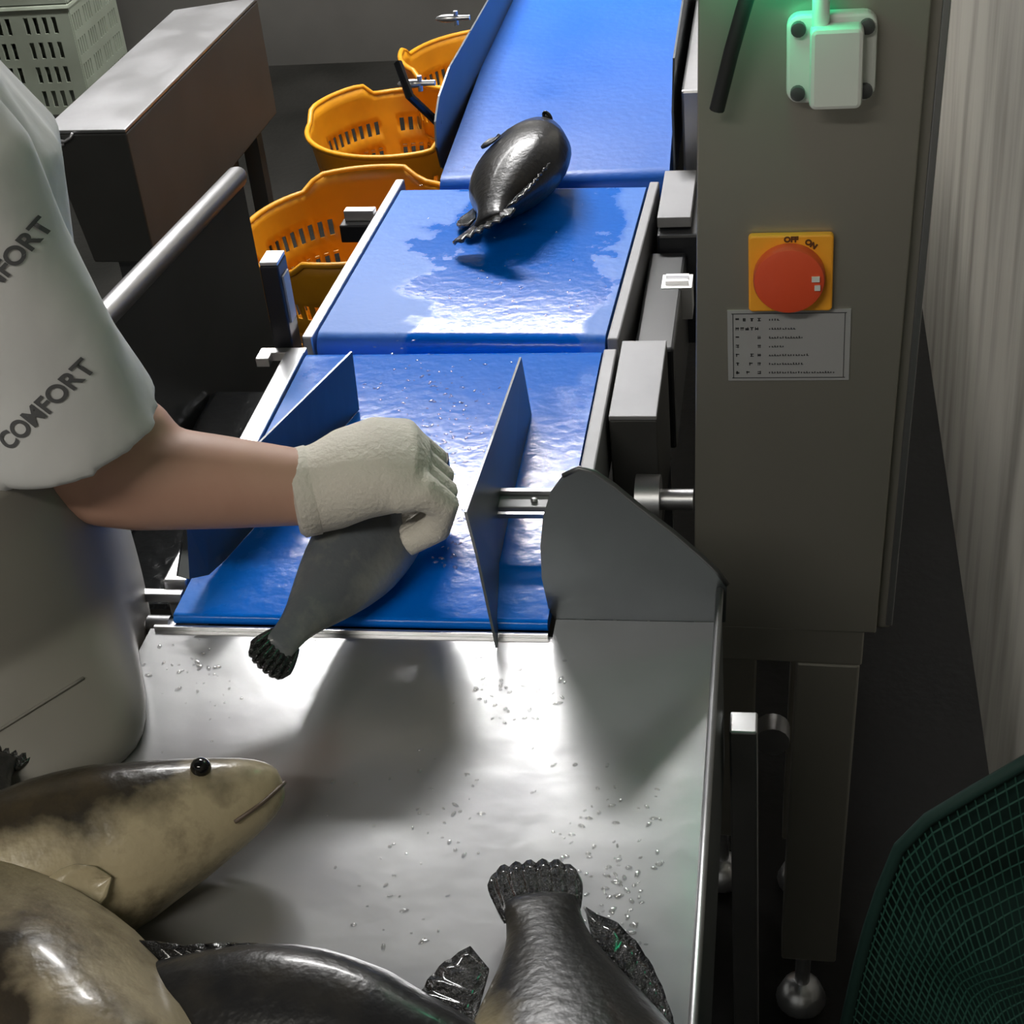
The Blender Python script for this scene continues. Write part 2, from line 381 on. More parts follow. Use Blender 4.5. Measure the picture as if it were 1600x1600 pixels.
# --- guide plates on the infeed belt
def guide(name, label, tops, bottoms, thick):
    """upright sheet given by matching top and bottom lines (world points, far to near)"""
    t = thing(name, label, 'guide plate', (bottoms[0].x, bottoms[0].y, bottoms[0].z), 'guide plates on the infeed belt')
    b = MB(); k = len(tops); b.add(list(tops) + list(bottoms), [(i, i + 1, k + i + 1, k + i) for i in range(k - 1)])
    b.build('plate', 'guard_steel', t, solid=thick); return t
zb = .8815
# left plate: far edge upright, running out to the left towards the operator, near corner rounded
f0 = P(560, 640, z=zb); t0 = P(549, 549, Y=f0.y); n0 = Vector((-.171, .040, zb + .012)); m0 = Vector((-.182, .040, .955))
B = []; T = []
for k in range(13):
    u = k / 12; B.append(Vector((f0.x, f0.y, zb)).lerp(n0, u)); q_ = t0.lerp(m0, u)
    q_.z -= .05 * max(0, (u - .86) / .14) ** 2.5; T.append(q_)
    B[-1].z = zb + .02 * max(0, (u - .86) / .14) ** 2
guide('guide_plate', 'left steel guide plate on the near belt, beside the gloved arm', T, B, .0025)
B = [P(829, 648, z=zb), P(800, 775, z=zb), P(778, 880, z=zb), P(776, 1012, z=.872)]
T = [P(813, 558, Y=B[0].y), P(770, 680, X=(B[0].x + B[1].x) / 2), P(727, 800, X=B[2].x - .004), P(745, 868, X=B[2].x)]
T = [T[0], Vector(T[1]), Vector(T[2]), Vector(T[3])]
gr = guide('guide_plate', 'right steel guide plate with a bracket on the near belt', T, B, .0025)
c0 = P(772, 783, Y=P(772, 783, z=.925).y); yb = c0.y
b = MB(); b.box((c0.x, yb - .010, .919), (.208, yb + .010, .925)); b.build('bracket', 'steel_dull', gr, bevel=.001)
b = MB(); b.box((c0.x, yb + .0105, .921), (.208, yb + .016, .930)); b.box((c0.x, yb - .018, .917), (.208, yb - .0135, .922)); b.box((.200, yb - .018, .80), (.2035, yb + .016, .918)); b.build('bracket_lip', 'steel', gr)
b = MB(); b.lathe([(.0035, 0), (.0035, .003), (.001, .0035)], 10, Matrix.Translation((c0.x + .04, yb, .9252))); b.build('bolt', 'steel', gr, smooth=True)

# --- sensor post on the left of the belt joint
c = P(452, 548, z=.86)
t = thing('sensor_post', 'black upright sensor post with a pale window at the left belt edge', 'sensor', (c.x, c.y, .60))
b = MB(); b.box((c.x - .012, c.y - .018, .60), (c.x + .012, c.y + .018, .985)); b.build('post', 'black_plastic', t, bevel=.002)
b = MB(); b.box((c.x - .0115, c.y - .017, .9851), (c.x + .0115, c.y + .017, .990)); b.build('cap', 'steel_bright', t, bevel=.001)
b = MB(); b.box((c.x + .0121, c.y - .011, .905), (c.x + .0145, c.y + .011, .968)); b.build('sensor_window', 'label_plate', t)

# --- black drip tray left of the line
t = tag(MB().build('drip_tray', 'black_wet') if 0 else MB().box((-.44, .30, .60), (-.215, .83, .66)).build('drip_tray', 'black_wet', bevel=.01), 'wet black tray below the left side of the near conveyor', 'tray')
t = thing('tray_stand', 'dark square leg frame under the wet black tray', 'stand', (-.33, .56, 0))
for x in (-.42, -.25):
    for y in (.33, .78):
        b = MB(); b.box((x, y, 0), (x + .025, y + .025, .60)); b.build('leg', 'steel_dark', t)

# ================================================================== feed table
TZ = .868
t = thing('feed_table', 'wet stainless steel feed table with fish lying on it', 'table', (.05, -.4, 0))
b = MB(); b.prism([(-.205, .004, TZ - .004), (-.205, -.27, TZ - .004), (-.62, -.30, TZ - .004), (-.62, -.95, TZ - .004), (.338, -.95, TZ - .004), (.338, .0305, TZ - .004), (.187, .0305, TZ - .004), (.187, .004, TZ - .004)][::-1], (0, 0, .004)); b.build('table_top', 'table_steel', t)
b = MB(); b.box((-.20, .0015, TZ + .0002), (.183, .0045, .8725)); b.build('front_lip', 'steel_bright', t)
b = MB(); b.box((.3385, -.95, .70), (.3415, .032, .905)); b.build('side_wall', 'guard_steel', t)
b = MB(); b.tube([(.340, -.95, .906), (.340, .03, .906)], .0035, 8); b.build('rolled_edge', 'steel', t, smooth=True)
# upright end plate beside the belt, rounded at its far top corner
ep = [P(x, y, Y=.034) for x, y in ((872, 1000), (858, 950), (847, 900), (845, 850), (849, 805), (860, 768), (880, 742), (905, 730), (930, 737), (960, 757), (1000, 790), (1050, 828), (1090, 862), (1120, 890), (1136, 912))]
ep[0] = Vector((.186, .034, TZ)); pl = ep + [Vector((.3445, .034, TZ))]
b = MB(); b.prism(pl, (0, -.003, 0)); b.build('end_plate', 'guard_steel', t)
b = MB(); b.tube([p + Vector((0, -.0015, 0)) for p in ep[6:]], .0026, 6); b.build('plate_edge', 'steel_dark', t, smooth=True)
for (x, y) in ((.348, .02), (.348, -.92), (-.60, -.92), (-.60, -.33), (-.19, -.24)):
    b = MB(); b.box((x, y - .03, 0), (x + .026, y, TZ - .005 if x < .3 else .77)); b.build('leg', 'steel', t, bevel=.002)

# ================================================================== control cabinet
CY = .28
t = thing('control_cabinet', 'tall narrow stainless control cabinet on legs right of the belts', 'cabinet', (.41, .36, 0))
b = MB(); b.box((.302, CY + .012, .662), (.514, CY + .30, 1.75)); b.build('body', 'cabinet_steel', t, bevel=.003)
b = MB(); b.box((.298, CY, .664), (.498, CY + .010, 1.74)); b.build('door', 'cabinet_steel', t, bevel=.0015)
b = MB(); b.box((.508, CY + .004, .672), (.515, CY + .0115, 1.745)); b.build('frame_lip', 'steel', t, bevel=.001)
b = MB(); b.box((.300, CY + .006, .612), (.486, CY + .036, .6615)); b.build('base_rail', 'cabinet_steel', t, bevel=.002)
for x, y in ((.414, CY + .006), (.414, CY + .22), (.300, CY + .22)):
    if True:
        b = MB(); b.box((x, y, .11), (x + .070, y + .05, .6115)); b.build('leg', 'cabinet_steel', t, bevel=.003)
        b = MB(); M = Matrix.Translation((x + .030, y + .025, 0))
        b.lathe([(.032, 0), (.034, .008), (.026, .030), (.018, .038), (.010, .042), (.010, .1095)], 18, M); b.build('levelling_foot', 'steel_bright', t, smooth=True, auto=35)
b = MB(); c = P(1217, 1160, Y=.40); b.tube([(c.x, .40, c.z), (c.x, .43, c.z)], .022, 16); b.build('bolt_ring', 'steel', t, smooth=True, auto=40)

for ch in t.children:
    ML = Matrix.Translation((.39, 0, .66)) @ Matrix.Rotation(math.radians(1.7), 4, 'Y') @ Matrix.Translation((-.39, 0, -.66))
    ch.data.transform(ML)
# junction box
FR = CY - .0005
def onface(px, py, d=0.0): return P(px, py, Y=FR - d)
q = [onface(1226, 150), onface(1364, 152), onface(1373, 14), onface(1232, 12)]
x0 = (q[0].x + q[3].x) / 2; x1 = (q[1].x + q[2].x) / 2; z0 = (q[0].z + q[1].z) / 2; z1 = (q[2].z + q[3].z) / 2
def rrect(x0, x1, z0, z1, r, y, n=6):
    pts = []
    for cx, cz, a0 in ((x1 - r, z0 + r, -PI / 2), (x1 - r, z1 - r, 0), (x0 + r, z1 - r, PI / 2), (x0 + r, z0 + r, PI)):
        for i in range(n + 1):
            a = a0 + PI / 2 * i / n; pts.append(Vector((cx + r * math.cos(a), y, cz + r * math.sin(a))))
    return pts
t = thing('junction_box', 'white plastic junction box with four corner screws on the cabinet', 'junction box', ((x0 + x1) / 2, FR, z0))
b = MB(); b.prism(rrect(x0, x1, z0, z1, .012, FR), (0, -.016, 0)); b.build('back_box', 'white_plastic', t, bevel=.003)
b = MB(); b.prism(rrect(x0 + .020, x1 - .012 + .0, z0 + .001, z1 - .006, .006, FR - .0162), (0, -.022, 0)); b.build('cover', 'white_plastic', t, bevel=.004)
for sx in (x0 + .010, x1 - .009):
    for sz in (z0 + .011, z1 - .011):
        b = MB(); b.lathe([(.0065, 0), (.0065, .0235 if 0 else .006), (.004, .0065)], 14, Matrix.Translation((sx, FR - .0161 - .022 * (sx > (x0 + x1) / 2 + 9), sz)) @ Matrix.Rotation(PI / 2, 4, 'X')); sc = b.build('screw', 'steel_dark', t, smooth=True, auto=40)
cxm = P(1283, 0, Y=FR - .02).x
b = MB(); b.tube([(cxm, FR - .022, z1 - .008), (cxm, FR - .022, z1 + .30)], .0075, 14); b.build('conduit', 'white_plastic', t, smooth=True, auto=40)

# main switch
q0 = onface(1170, 484, .004); q1 = onface(1303, 363, .004)
t = thing('main_switch', 'red rotary switch knob on an orange plate on the cabinet', 'switch', ((q0.x + q1.x) / 2, FR, q0.z))
b = MB(); b.prism(rrect(q0.x, q1.x, q0.z, q1.z, .004, FR), (0, -.009, 0)); b.build('switch_plate', 'orange', t, bevel=.002)
kc = onface(1233, 440, .022); M = Matrix.Translation((kc.x, FR - .0095, kc.z)) @ Matrix.Rotation(PI / 2, 4, 'X')
kr = .96 * (onface(1292, 436, .022).x - onface(1174, 436, .022).x) / 2
b = MB(); b.lathe([(kr, 0), (kr, .010), (kr * .96, .0135), (kr * .80, .015)], 36, M); kn = b.build('knob', 'red', t, smooth=True, auto=30)
b = MB(); b.box((kc.x + kr * .62, FR - .0265, kc.z + .001), (kc.x + kr * .84, FR - .0240, kc.z + .006)); b.box((kc.x + kr * .70, FR - .0265, kc.z - .008), (kc.x + kr * .86, FR - .0240, kc.z - .003)); b.build('pointer_mark', 'white_plastic', kn)
def text(body, size, name, mt, M, parent, extr=.0003, off=0):
    cu = bpy.data.curves.new(name, 'FONT'); cu.body = body; cu.size = size; cu.extrude = extr; cu.offset = off; cu.align_x = 'CENTER'; cu.align_y = 'CENTER'
    o = bpy.data.objects.new(name, cu); COL.objects.link(o); bpy.context.view_layer.update()
    me = bpy.data.meshes.new_from_object(o.evaluated_get(bpy.context.evaluated_depsgraph_get())); bpy.data.objects.remove(o)
    me.transform(M); me.materials.clear(); me.materials.append(MAT[mt]); o = bpy.data.objects.new(name, me); COL.objects.link(o)
    if parent is not None: put(o, parent)
    return o
RX = Matrix.Rotation(PI / 2, 4, 'X')
p = onface(1236, 375, .01); text('OFF', .0075, 'lettering', 'ink_brown', Matrix.Translation((p.x, FR - .0095, p.z)) @ RX, t, off=.0004)
p = onface(1267, 382, .01); text('ON', .0075, 'lettering', 'ink_brown', Matrix.Translation((p.x, FR - .0095, p.z)) @ Matrix.Rotation(math.radians(35), 4, 'Y') @ RX, t, off=.0004)

# rating label
q0 = onface(1138, 594); q1 = onface(1330, 482)
t = thing('rating_label', 'grey printed rating label below the red switch', 'label', ((q0.x + q1.x) / 2, FR, q0.z))
b = MB(); b.box((q0.x, FR - .0012, q0.z), (q1.x, FR, q1.z)); b.build('plate', 'label_plate', t)
b = MB(); fw = .0012
for (xa, za, xb, zb2) in ((q0.x + .004, q0.z + .003, q1.x - .004, q0.z + .003 + fw * .6), (q0.x + .004, q1.z - .004, q1.x - .004, q1.z - .004 + fw * .6), (q0.x + .005, q0.z + .003, q0.x + .005 + fw * .6, q1.z - .004), (q1.x - .006, q0.z + .003, q1.x - .006 + fw * .6, q1.z - .004)):
    b.box((xa, FR - .0016, za), (xb, FR - .0013, zb2))
b.build('border_line', 'ink', t)
W = q1.x - q0.x; Hh = q1.z - q0.z
rows = [((.08, .14, .20, .26), (.34, .42)), ((.08, .12, .16, .20, .24), (.34, .56)), ((.08, .26), (.34, .62)), ((.08, .26), (.34, .46)), ((.08, .20, .26), (.34, .66)), ((.08, .19, .26), (.34, .62)), ((.08, .165, .26), (.34, .88))]
rnd = random.Random(3)
for i, (chars, (a, e)) in enumerate(rows):
    zc = q1.z - Hh * (.13 + .125 * i); b = MB(); s = .0034
    def glyph(x):
        for _ in range(4):
            u = rnd.uniform(-s * .5, s * .2); v = rnd.uniform(-s * .5, s * .4)
            if rnd.random() < .5: b.box((x - s * .5, FR - .0016, zc + v), (x + s * .5, FR - .0013, zc + v + s * .18))
            else: b.box((x + u, FR - .0016, zc - s * .5), (x + u + s * .2, FR - .0013, zc + s * .5))
    for ch in chars: glyph(q0.x + W * ch)
    x = a
    while x < e:
        b.box((q0.x + W * x, FR - .0016, zc - s * .35), (q0.x + W * x + .0011, FR - .0013, zc + s * rnd.uniform(.0, .35)));
        if rnd.random() < .6: b.box((q0.x + W * x, FR - .0016, zc - s * .35), (q0.x + W * x + .0022, FR - .0013, zc - s * .2))
        x += .022
    b.build('print_line', 'ink', t)

# green signal lamp just above the frame and black cable
c = P(1195, -62, Y=.235)
t = thing('signal_lamp', 'green signal lamp at the top of the control cabinet', 'lamp', (c.x, CY, c.z))
b = MB(); b.lathe([(.018, 0), (.022, .01), (.022, .035), (.014, .048)], 20, Matrix.Translation((c.x, FR - .012, c.z)) @ RX); b.build('lens', 'lamp_green', t, smooth=True, auto=50)
b = MB(); b.lathe([(.027, 0), (.027, .0115)], 20, Matrix.Translation((c.x, FR, c.z)) @ RX); b.build('base_ring', 'black_plastic', t, smooth=True, auto=40)
cp = [P(1120, 172, Y=.255), P(1128, 140, Y=.255), P(1143, 80, Y=.25), P(1160, 20, Y=.25), P(1178, -40, Y=.25), P(1185, -120, Y=.255)]
tag(MB().tube(cp, .0068, 10).build('black_cable', 'rubber', smooth=True, auto=50), 'thick black cable hanging at the upper left of the cabinet', 'cable')

# ================================================================== left background
def slot_wall(b, o, u, v, nu, nv, skip):
    o = Vector(o); u = Vector(u); v = Vector(v); b.grid(lambda a, c: o + u * a + v * c, nu, nv, skip)
def basket(name, label, c, r, h, turn, slots=True):
    t = thing(name, label, 'basket', c, 'round yellow baskets')
    c = Vector(c); n = 120; nv = 22
    def top(a):
        d = abs(((a - turn + PI / 2) % PI) - PI / 2)       # two raised handle arcs
        s = max(0, min(1, (.55 - d) / .16)); return h + .030 * (s * s * (3 - 2 * s))
    def fn(a, v):
        th = 2 * PI * a; rr = r * (.74 + .26 * v); zz = v * h if v < .999 else top(th)
        if v > .9: zz = h * .9 + (v - .9) / .1 * (top(th) - h * .9)
        return c + Vector((rr * math.cos(th), rr * math.sin(th), zz))
    def skip(i, j):
        return j in (4, 5, 8, 9, 12, 13, 16, 17) and i % 2 == 0 and (i // 2) % 10 < 8 
    b = MB(); b.grid(fn, n, nv, skip, True); b.build('wall', 'yellow', t, smooth=True, solid=.004)
    b = MB(); b.tube([fn(k / 60, 1.0) + Vector((math.cos(2*PI*k/60), math.sin(2*PI*k/60), 0)) * .004 for k in range(60)], (.007), 8, True); b.build('rim', 'yellow', t, smooth=True)
    b = MB(); b.lathe([(r * .74, .0), (r * .74, .006)], 40, Matrix.Translation(c)); b.build('base', 'yellow', t)
    b = MB(); b.tube([c + Vector((r * .90 * math.cos(2*PI*k/48), r * .90 * math.sin(2*PI*k/48), h * .62)) + Vector((math.cos(2*PI*k/48), math.sin(2*PI*k/48), 0)) * .004 for k in range(48)], .004, 6, True); b.build('band', 'yellow', t, smooth=True)
    return t
c = P(558, 340, z=.42); basket('yellow_basket', 'round yellow slotted basket nearest the conveyor, largest in view', (c.x, c.y, 0), .255, .40, math.radians(100))
c = P(625, 178, z=.40); basket('yellow_basket', 'round yellow slotted basket behind the largest one', (c.x, c.y, 0), .235, .38, math.radians(150))
c = P(772, 90, z=.42); basket('yellow_basket', 'yellow basket half hidden behind the far guard plate', (c.x, c.y, 0), .245, .42, math.radians(200))

# pale green slotted crate; a second one added on top darkens its inside
def crate(label, x0, x1, y0, y1, z0, hz):
    t = thing('slotted_crate', label, 'crate', ((x0 + x1) / 2, (y0 + y1) / 2, z0), 'stacked slotted crates')
    def sk(i, j): return j % 3 in (1, 2) and 0 < j < 12 and i % 2 == 1 and (i // 2) % 5 != 4
    for o, u in (((x0, y0, z0), (x1 - x0, 0, 0)), ((x0, y1, z0), (x1 - x0, 0, 0)), ((x0, y0, z0), (0, y1 - y0, 0)), ((x1, y0, z0), (0, y1 - y0, 0))):
        b = MB(); slot_wall(b, o, u, (0, 0, hz), 41, 13, sk); b.build('side_panel', 'crate_green', t, solid=.008)
    b = MB(); b.tube([(x0, y0, z0 + hz), (x1, y0, z0 + hz), (x1, y1, z0 + hz), (x0, y1, z0 + hz)], .012, 8, True); b.build('rim', 'crate_green', t)
    b = MB(); b.box((x0 + .005, y0 + .005, z0 + .004), (x1 - .005, y1 - .005, z0 + .012)); b.build('base', 'crate_green', t)
crate('pale green slotted crate standing on the floor by the back wall', -2.62, -1.945, 3.88, 4.27, 0, .36)
crate('pale green slotted crate added on top of the other to darken its inside', -2.62, -1.945, 3.88, 4.27, .375, .36)

# stainless gutter box
zt = .72
A = [P(x, y, z=zt) for x, y in ((66, 207), (196, 205), (402, -2), (272, 18))]
t = thing('steel_trough', 'long grey stainless steel box with a pale lid at upper left', 'trough', (A[1].x, A[1].y, 0))
zbm = P(200, 412, Y=A[1].y).z
def down(p, z, s=0): return Vector((p.x + s, p.y, z))
b = MB(); lo = [down(A[0], zbm, .04), down(A[1], zbm, .0), down(A[2], zbm), down(A[3], zbm, .04)]
tp = [down(p, zt - .004) for p in A]
b.add(lo + tp, [(0, 3, 2, 1), (4, 5, 6, 7), (0, 1, 5, 4), (1, 2, 6, 5), (2, 3, 7, 6), (3, 0, 4, 7)]); b.build('body', 'trough_metal', t, bevel=.004)
b = MB(); b.prism([p + Vector((0, 0, -.0035)) for p in A], (0, 0, .0075)); b.build('lid', 'steel', t, bevel=.002)
b = MB(); p = P(105, 217, Y=A[0].y - .01); b.tube([p + Vector((-.03, 0, 0)), p + Vector((-.005, -.004, -.004)), p + Vector((.010, -.004, .004)), p + Vector((.014, 0, .012))], .003, 8); b.tube([p + Vector((-.035, 0, -.012)), p + Vector((-.01, 0, -.012))], .003, 8); b.build('latch', 'steel_bright', t, smooth=True)
for (x, y) in ((A[1].x - .05, A[1].y + .05), (A[2].x - .05, A[2].y - .1), (A[0].x + .09, A[0].y + .05), (A[3].x + .09, A[3].y - .1)):
    b = MB(); b.box((x - .02, y, 0), (x + .02, y + .04, zbm)); b.build('leg', 'steel_dark', t)

# sink wall with a rolled rim
zr = .90
r0 = P(374, 272, z=zr); r1 = P(150, 508, z=zr)
t = thing('rimmed_panel', 'dark steel side panel with a thick rolled rim left of the belts', 'panel', (r0.x, (r0.y + r1.y) / 2, .5))
d = (r1 - r0).normalized(); r1 = r0 + d * .85
b = MB(); b.tube([r0, r0 + d * .012, r1], [.012, .0165, .0165], 16); b.build('rolled_rim', 'steel', t, smooth=True, auto=50)
zlow = P(432, 542, X=r0.x).z
b = MB(); b.prism([r0 + Vector((0, 0, -.005)), r1 + Vector((0, 0, -.005)), Vector((r1.x, r1.y, zlow - .12)), Vector((r0.x, r0.y, zlow - .12))], (.003, 0, 0)); b.build('side_sheet', 'steel_dark', t)
for p in (r0 + d * .05, r0 + d * .75):
    for k in (-.02,):
        b = MB(); b.box((p.x + k - .012, p.y - .012, 0), (p.x + k + .012, p.y + .012, zlow)); b.build('leg', 'steel_dark', t)

# ================================================================== fish
def fish(label, snout, axis, dors, L, H, W, m, bend=0, tail=1.0, zoff=0, fins=True, eye=True, mouth=.0):
    """local x: snout to tail, z: towards the back (dorsal), y: across"""
    a = Vector(axis).normalized(); dd = Vector(dors); dd = (dd - a * dd.dot(a)).normalized(); yy = dd.cross(a)
    M = Matrix((a, yy, dd)).transposed().to_4x4(); M.translation = Vector(snout) + Vector((0, 0, zoff))
    t = thing('grouper_fish', label, 'fish', (0, 0, 0), 'grouper fish'); t.matrix_basis = M
    def bx(x, y, z):
        u = max(0, x / L - .3); return Vector((x, y + bend * u * u * L, z))
    prof = [(0, .10, .16, .14), (.015, .22, .28, .30), (.05, .36, .42, .50), (.12, .52, .56, .68), (.18, .66, .68, .82), (.25, .78, .78, .92), (.29, .88, .86, .97), (.31, .90, .87, .92), (.40, 1, .97, 1), (.50, .96, .98, .95), (.60, .82, .84, .80), (.70, .60, .60, .60), (.78, .40, .38, .42), (.84, .31, .28, .28), (.89, .31, .28, .18), (.92, .33, .30, .10)]
    n = 20; vs = []; fs = []
    for s, up, dn, wd in prof:
        for k in range(n):
            th = 2 * PI * k / n; cz = math.sin(th); cy = math.cos(th)
            z = cz * H / 2 * (up if cz > 0 else dn); y = math.copysign(abs(cy) ** .85, cy) * W / 2 * wd
            vs.append(bx(s * L, y, z))
    m_ = len(prof)
    for i in range(m_ - 1):
        for k in range(n):
            l = (k + 1) % n; fs.append((i * n + k, i * n + l, (i + 1) * n + l, (i + 1) * n + k))
    fs += [tuple(range(n - 1, -1, -1)), tuple((m_ - 1) * n + k for k in range(n))]
    def part(b, name, mt, **kw):
        o = b.build(name, mt, None, **kw); o.parent = t; return o
    b = MB(); b.add(vs, fs); part(b, 'body', m, smooth=True, sub=1)
    # tail fin: a broad paddle with rounded corners and ray ripples
    def fan(u, v):
        w = (u - .5) * 2; hw = (.145 * H + v ** .8 * .085 * H * tail) * 1.0
        ln = .120 * (1 - .10 * w * w - .25 * abs(w) ** 8)
        return bx((.87 + ln * v) * L, .0022 * math.sin(u * 42) * v, w * hw * (1 - .06 * v ** 6))
    b = MB(); b.grid(fan, 30, 7); part(b, 'tail_fin', 'fin_dark', smooth=True, solid=.003)
    if fins:
        def dorsal(u, v):
            s = .36 + .46 * u; k = (math.sin(PI * min(1, u * 1.02)) ** .5) * (.02 + .055 * max(0, u - .5) * 2)
            base = .41 * H * (1 - max(0, (s - .45)) ** 1.2 * 1.9)
            return bx((s + .06 * v) * L, .0015 * math.sin(u * 70) * v, base + v * k * L)
        b = MB(); b.grid(dorsal, 36, 3); part(b, 'dorsal_fin', 'fin_dark', smooth=True, solid=.0028)
        def anal(u, v):
            s = .62 + .16 * u; k = math.sin(PI * min(1, u * .9 + .08)) ** .45 * .075
            base = -.38 * H * (1 - (s - .60) * 2.2)
            return bx((s + .045 * v) * L, .0015 * math.sin(u * 40) * v, base - v * k * L)
        b = MB(); b.grid(anal, 20, 4); part(b, 'anal_fin', 'fin_dark', smooth=True, solid=.003)
        for sg in (-1, 1):
            def pec(u, v):
                ang = (u - .5) * 2.2; rr = v * .12 * L * max(0, math.cos((u - .5) * 3.0)) ** .4
                return Vector((.32 * L + rr * math.cos(ang), sg * (W * .475 + v * .004), -.14 * H + math.sin(ang) * rr * .7))
            b = MB(); b.grid(pec, 12, 3); part(b, 'pectoral_fin', m, smooth=True, solid=.0025)
    if eye:
        for sg in (-1, 1):
            b = MB(); b.ball((.125 * L, sg * W * .235, .20 * H), (.016 * L + .001, .011, .016 * L + .001), 14, 8); part(b, 'eye', 'eye_black', smooth=True)
        hm = [(.105, .312, -.12), (.05, .240, -.085), (.012, .135, -.045), (-.002, .0, -.03)]
        pts = [Vector((x * L, -y * W, z * H)) for x, y, z in hm] + [Vector((x * L, y * W, z * H)) for x, y, z in hm[-2::-1]]
        b = MB(); b.tube(pts, .0016, 6); part(b, 'mouth', 'mouth_dark', smooth=True)
    return t

# on the belts, tail towards the operator
s = P(856, 222, z=.905); e = P(752, 385, z=.90)
fish('dark wet fish riding away on the far end of the middle belt', s, (e - s), (.85, .2, .45), (e - s).length, .155, .105, 'fish_dark', zoff=.020, tail=2.6)
# held in the gloved hand
fish('grey fish held under the white gloved hand', (.050, .215, .935), (-.30, -.96, -.05), (-.62, .25, .62), .345, .10, .075, 'fish_grey', fins=False)
# tail-up fish on the table
e = P(826, 1334, z=.895); s = P(880, 1600, z=.905); d = (s - e).normalized(); s = e + d * .50
fish('black fish on the table with its broad tail fin pointing at the belt', s, e - s, (1, -.14, -.06), .495, .190, .115, 'fish_belly', tail=.55)
# dark fish along the lower edge
s = P(860, 1725, z=.905); e = P(40, 1575, z=.905)
fish('dark smooth-backed fish at the lower edge of the table', s, e - s, (.15, .75, .65), .42, .150, .105, 'fish_dark')
# tan fish, mouth to the right
s = P(440, 1215, z=.930); e = P(0, 1395, z=.918)
fish('tan mottled fish with its mouth towards the arm shadow', s, e - s, (-.05, .72, .70), .45, .150, .105, 'fish_tan')
# pale fish at the lower left
s = P(330, 1900, z=.93); e = P(-120, 1250, z=.93)
fish('pale brown-banded fish lying at the lower left corner', s, e - s, (-.75, -.1, .60), (e - s).length, .18, .12, 'fish_pale', fins=False)
# black fish at the very left edge
s = P(-190, 1560, z=.92); e = P(14, 1150, z=.915)
fish('black fish whose tail shows at the left edge by the grey apron', s, e - s, (-.9, 0, .3), (e - s).length, .12, .09, 'fish_dark')

# ================================================================== dip net
t = thing('dip_net', 'dark green dip net at the lower right near the wall', 'net', (.55, -.05, 0))
YN = -.20
hp = [P(x, y, Y=YN) for x, y in ((1760, 1110), (1680, 1150), (1600, 1192), (1520, 1238), (1450, 1280), (1405, 1325), (1378, 1390), (1358, 1450), (1342, 1510), (1326, 1580), (1310, 1660), (1300, 1760), (1300, 1860))]
hp = [Vector((p.x, YN, p.z)) for p in hp if p.x < .70]
b = MB(); b.tube(hp, .0055, 8); b.build('hoop', 'net_cloth', t, smooth=True)
b = MB(); b.tube([hp[-1], hp[-1] + Vector((.05, .03, -.05)), Vector((.56, -.12, .02)), Vector((.57, -.11, .0))], [.0055, .009, .011, .011], 10); b.build('handle', 'net_cloth', t, smooth=True)
def netpt(u, v, lay):
    """u along the hoop, v inwards/downwards to the sagging bag"""
    f = u * (len(hp) - 1); i = min(int(f), len(hp) - 2); q = hp[i].lerp(hp[i + 1], f - i)
    tgt = Vector((.66, YN + .02, .45))
    p = q.lerp(tgt, v)
    wob = noise.noise(Vector((p.x * 14, p.z * 14, lay * 5.3))) * .018
    return p + Vector((0, -.05 * math.sin(PI * v) * (1 - .45 * lay) + .012 * lay * math.sin(PI * min(1, v * 1.5 + .02)) + wob * math.sin(PI * min(1, v * 1.3)), 0))
b = MB(); b.grid(lambda u, v: netpt(u, v, 2.0), 40, 30); b.build('inner_bag', 'net_cloth', t, smooth=True, solid=.002)
b = MB()
n1, n2 = 60, 36
for k in range(n1 + 1):
    b.tube([netpt(k / n1, j / 24, 0) for j in range(24)], 0.0008, 3, cap=False)
for k in range(1, n2):
    b.tube([netpt(j / 60, k / n2 * .96, 0) for j in range(61)], 0.0008, 3, cap=False)
o = b.build('net_mesh', 'net_green', t); o['kind'] = 'stuff'

# ================================================================== the worker
C0 = Vector((-.405, -.005, 0)); FW = Vector((.7071, .7071, 0)); RT = Vector((.7071, -.7071, 0)); UP = Vector((0, 0, 1))
def B3(r, f, z): return C0 + RT * r + FW * f + UP * z
t = thing('person', 'worker in white printed T-shirt, grey apron and glove, reaching over the belt', 'person', (C0.x, C0.y, 0))
sh_r = B3(.185, .085, 1.375); el_r = P(108, 738, z=1.065); wr_r = P(492, 763, z=1.005)
sh_l = B3(-.185, .10, 1.375); el_l = B3(-.27, .0, 1.08); wr_l = B3(-.24, .16, .92)
b = MB()
b.tube([B3(0, 0, .86), B3(0, .0, .95), B3(0, .02, 1.06), B3(0, .05, 1.20), B3(0, .08, 1.32), B3(0, .09, 1.40), B3(0, .09, 1.425)], [(.105, .165), (.115, .175), (.105, .150), (.110, .160), (.105, .165), (.07, .12), (.045, .07)], 24, up=FW)
b.tube([B3(0, .09, 1.38), B3(0, .12, 1.47), B3(0, .14, 1.52)], [.06, .054, .054], 16)
b.tube([B3(0, 0.155, 1.475), B3(0, 0.175, 1.49), B3(0, 0.160, 1.53), B3(0, 0.155, 1.58), B3(0, 0.148, 1.63), B3(0, 0.142, 1.67), B3(0, 0.140, 1.695)], [(.045, .030), (.065, .050), (.088, .066), (.096, .073), (.094, .074), (.070, .058), (.025, .02)], 20, up=FW)
b.tube([B3(0, 0.235, 1.60), B3(0, 0.258, 1.572), B3(0, 0.240, 1.557)], [.010, .016, .008], 8)
for sg in (-1, 1): b.ball(B3(sg * .078, 0.145, 1.585), (.016, .016, .03), 10, 6)
def limb(pts, rad): b.tube(pts, rad, 18)
mid = el_r.lerp(wr_r, .28)
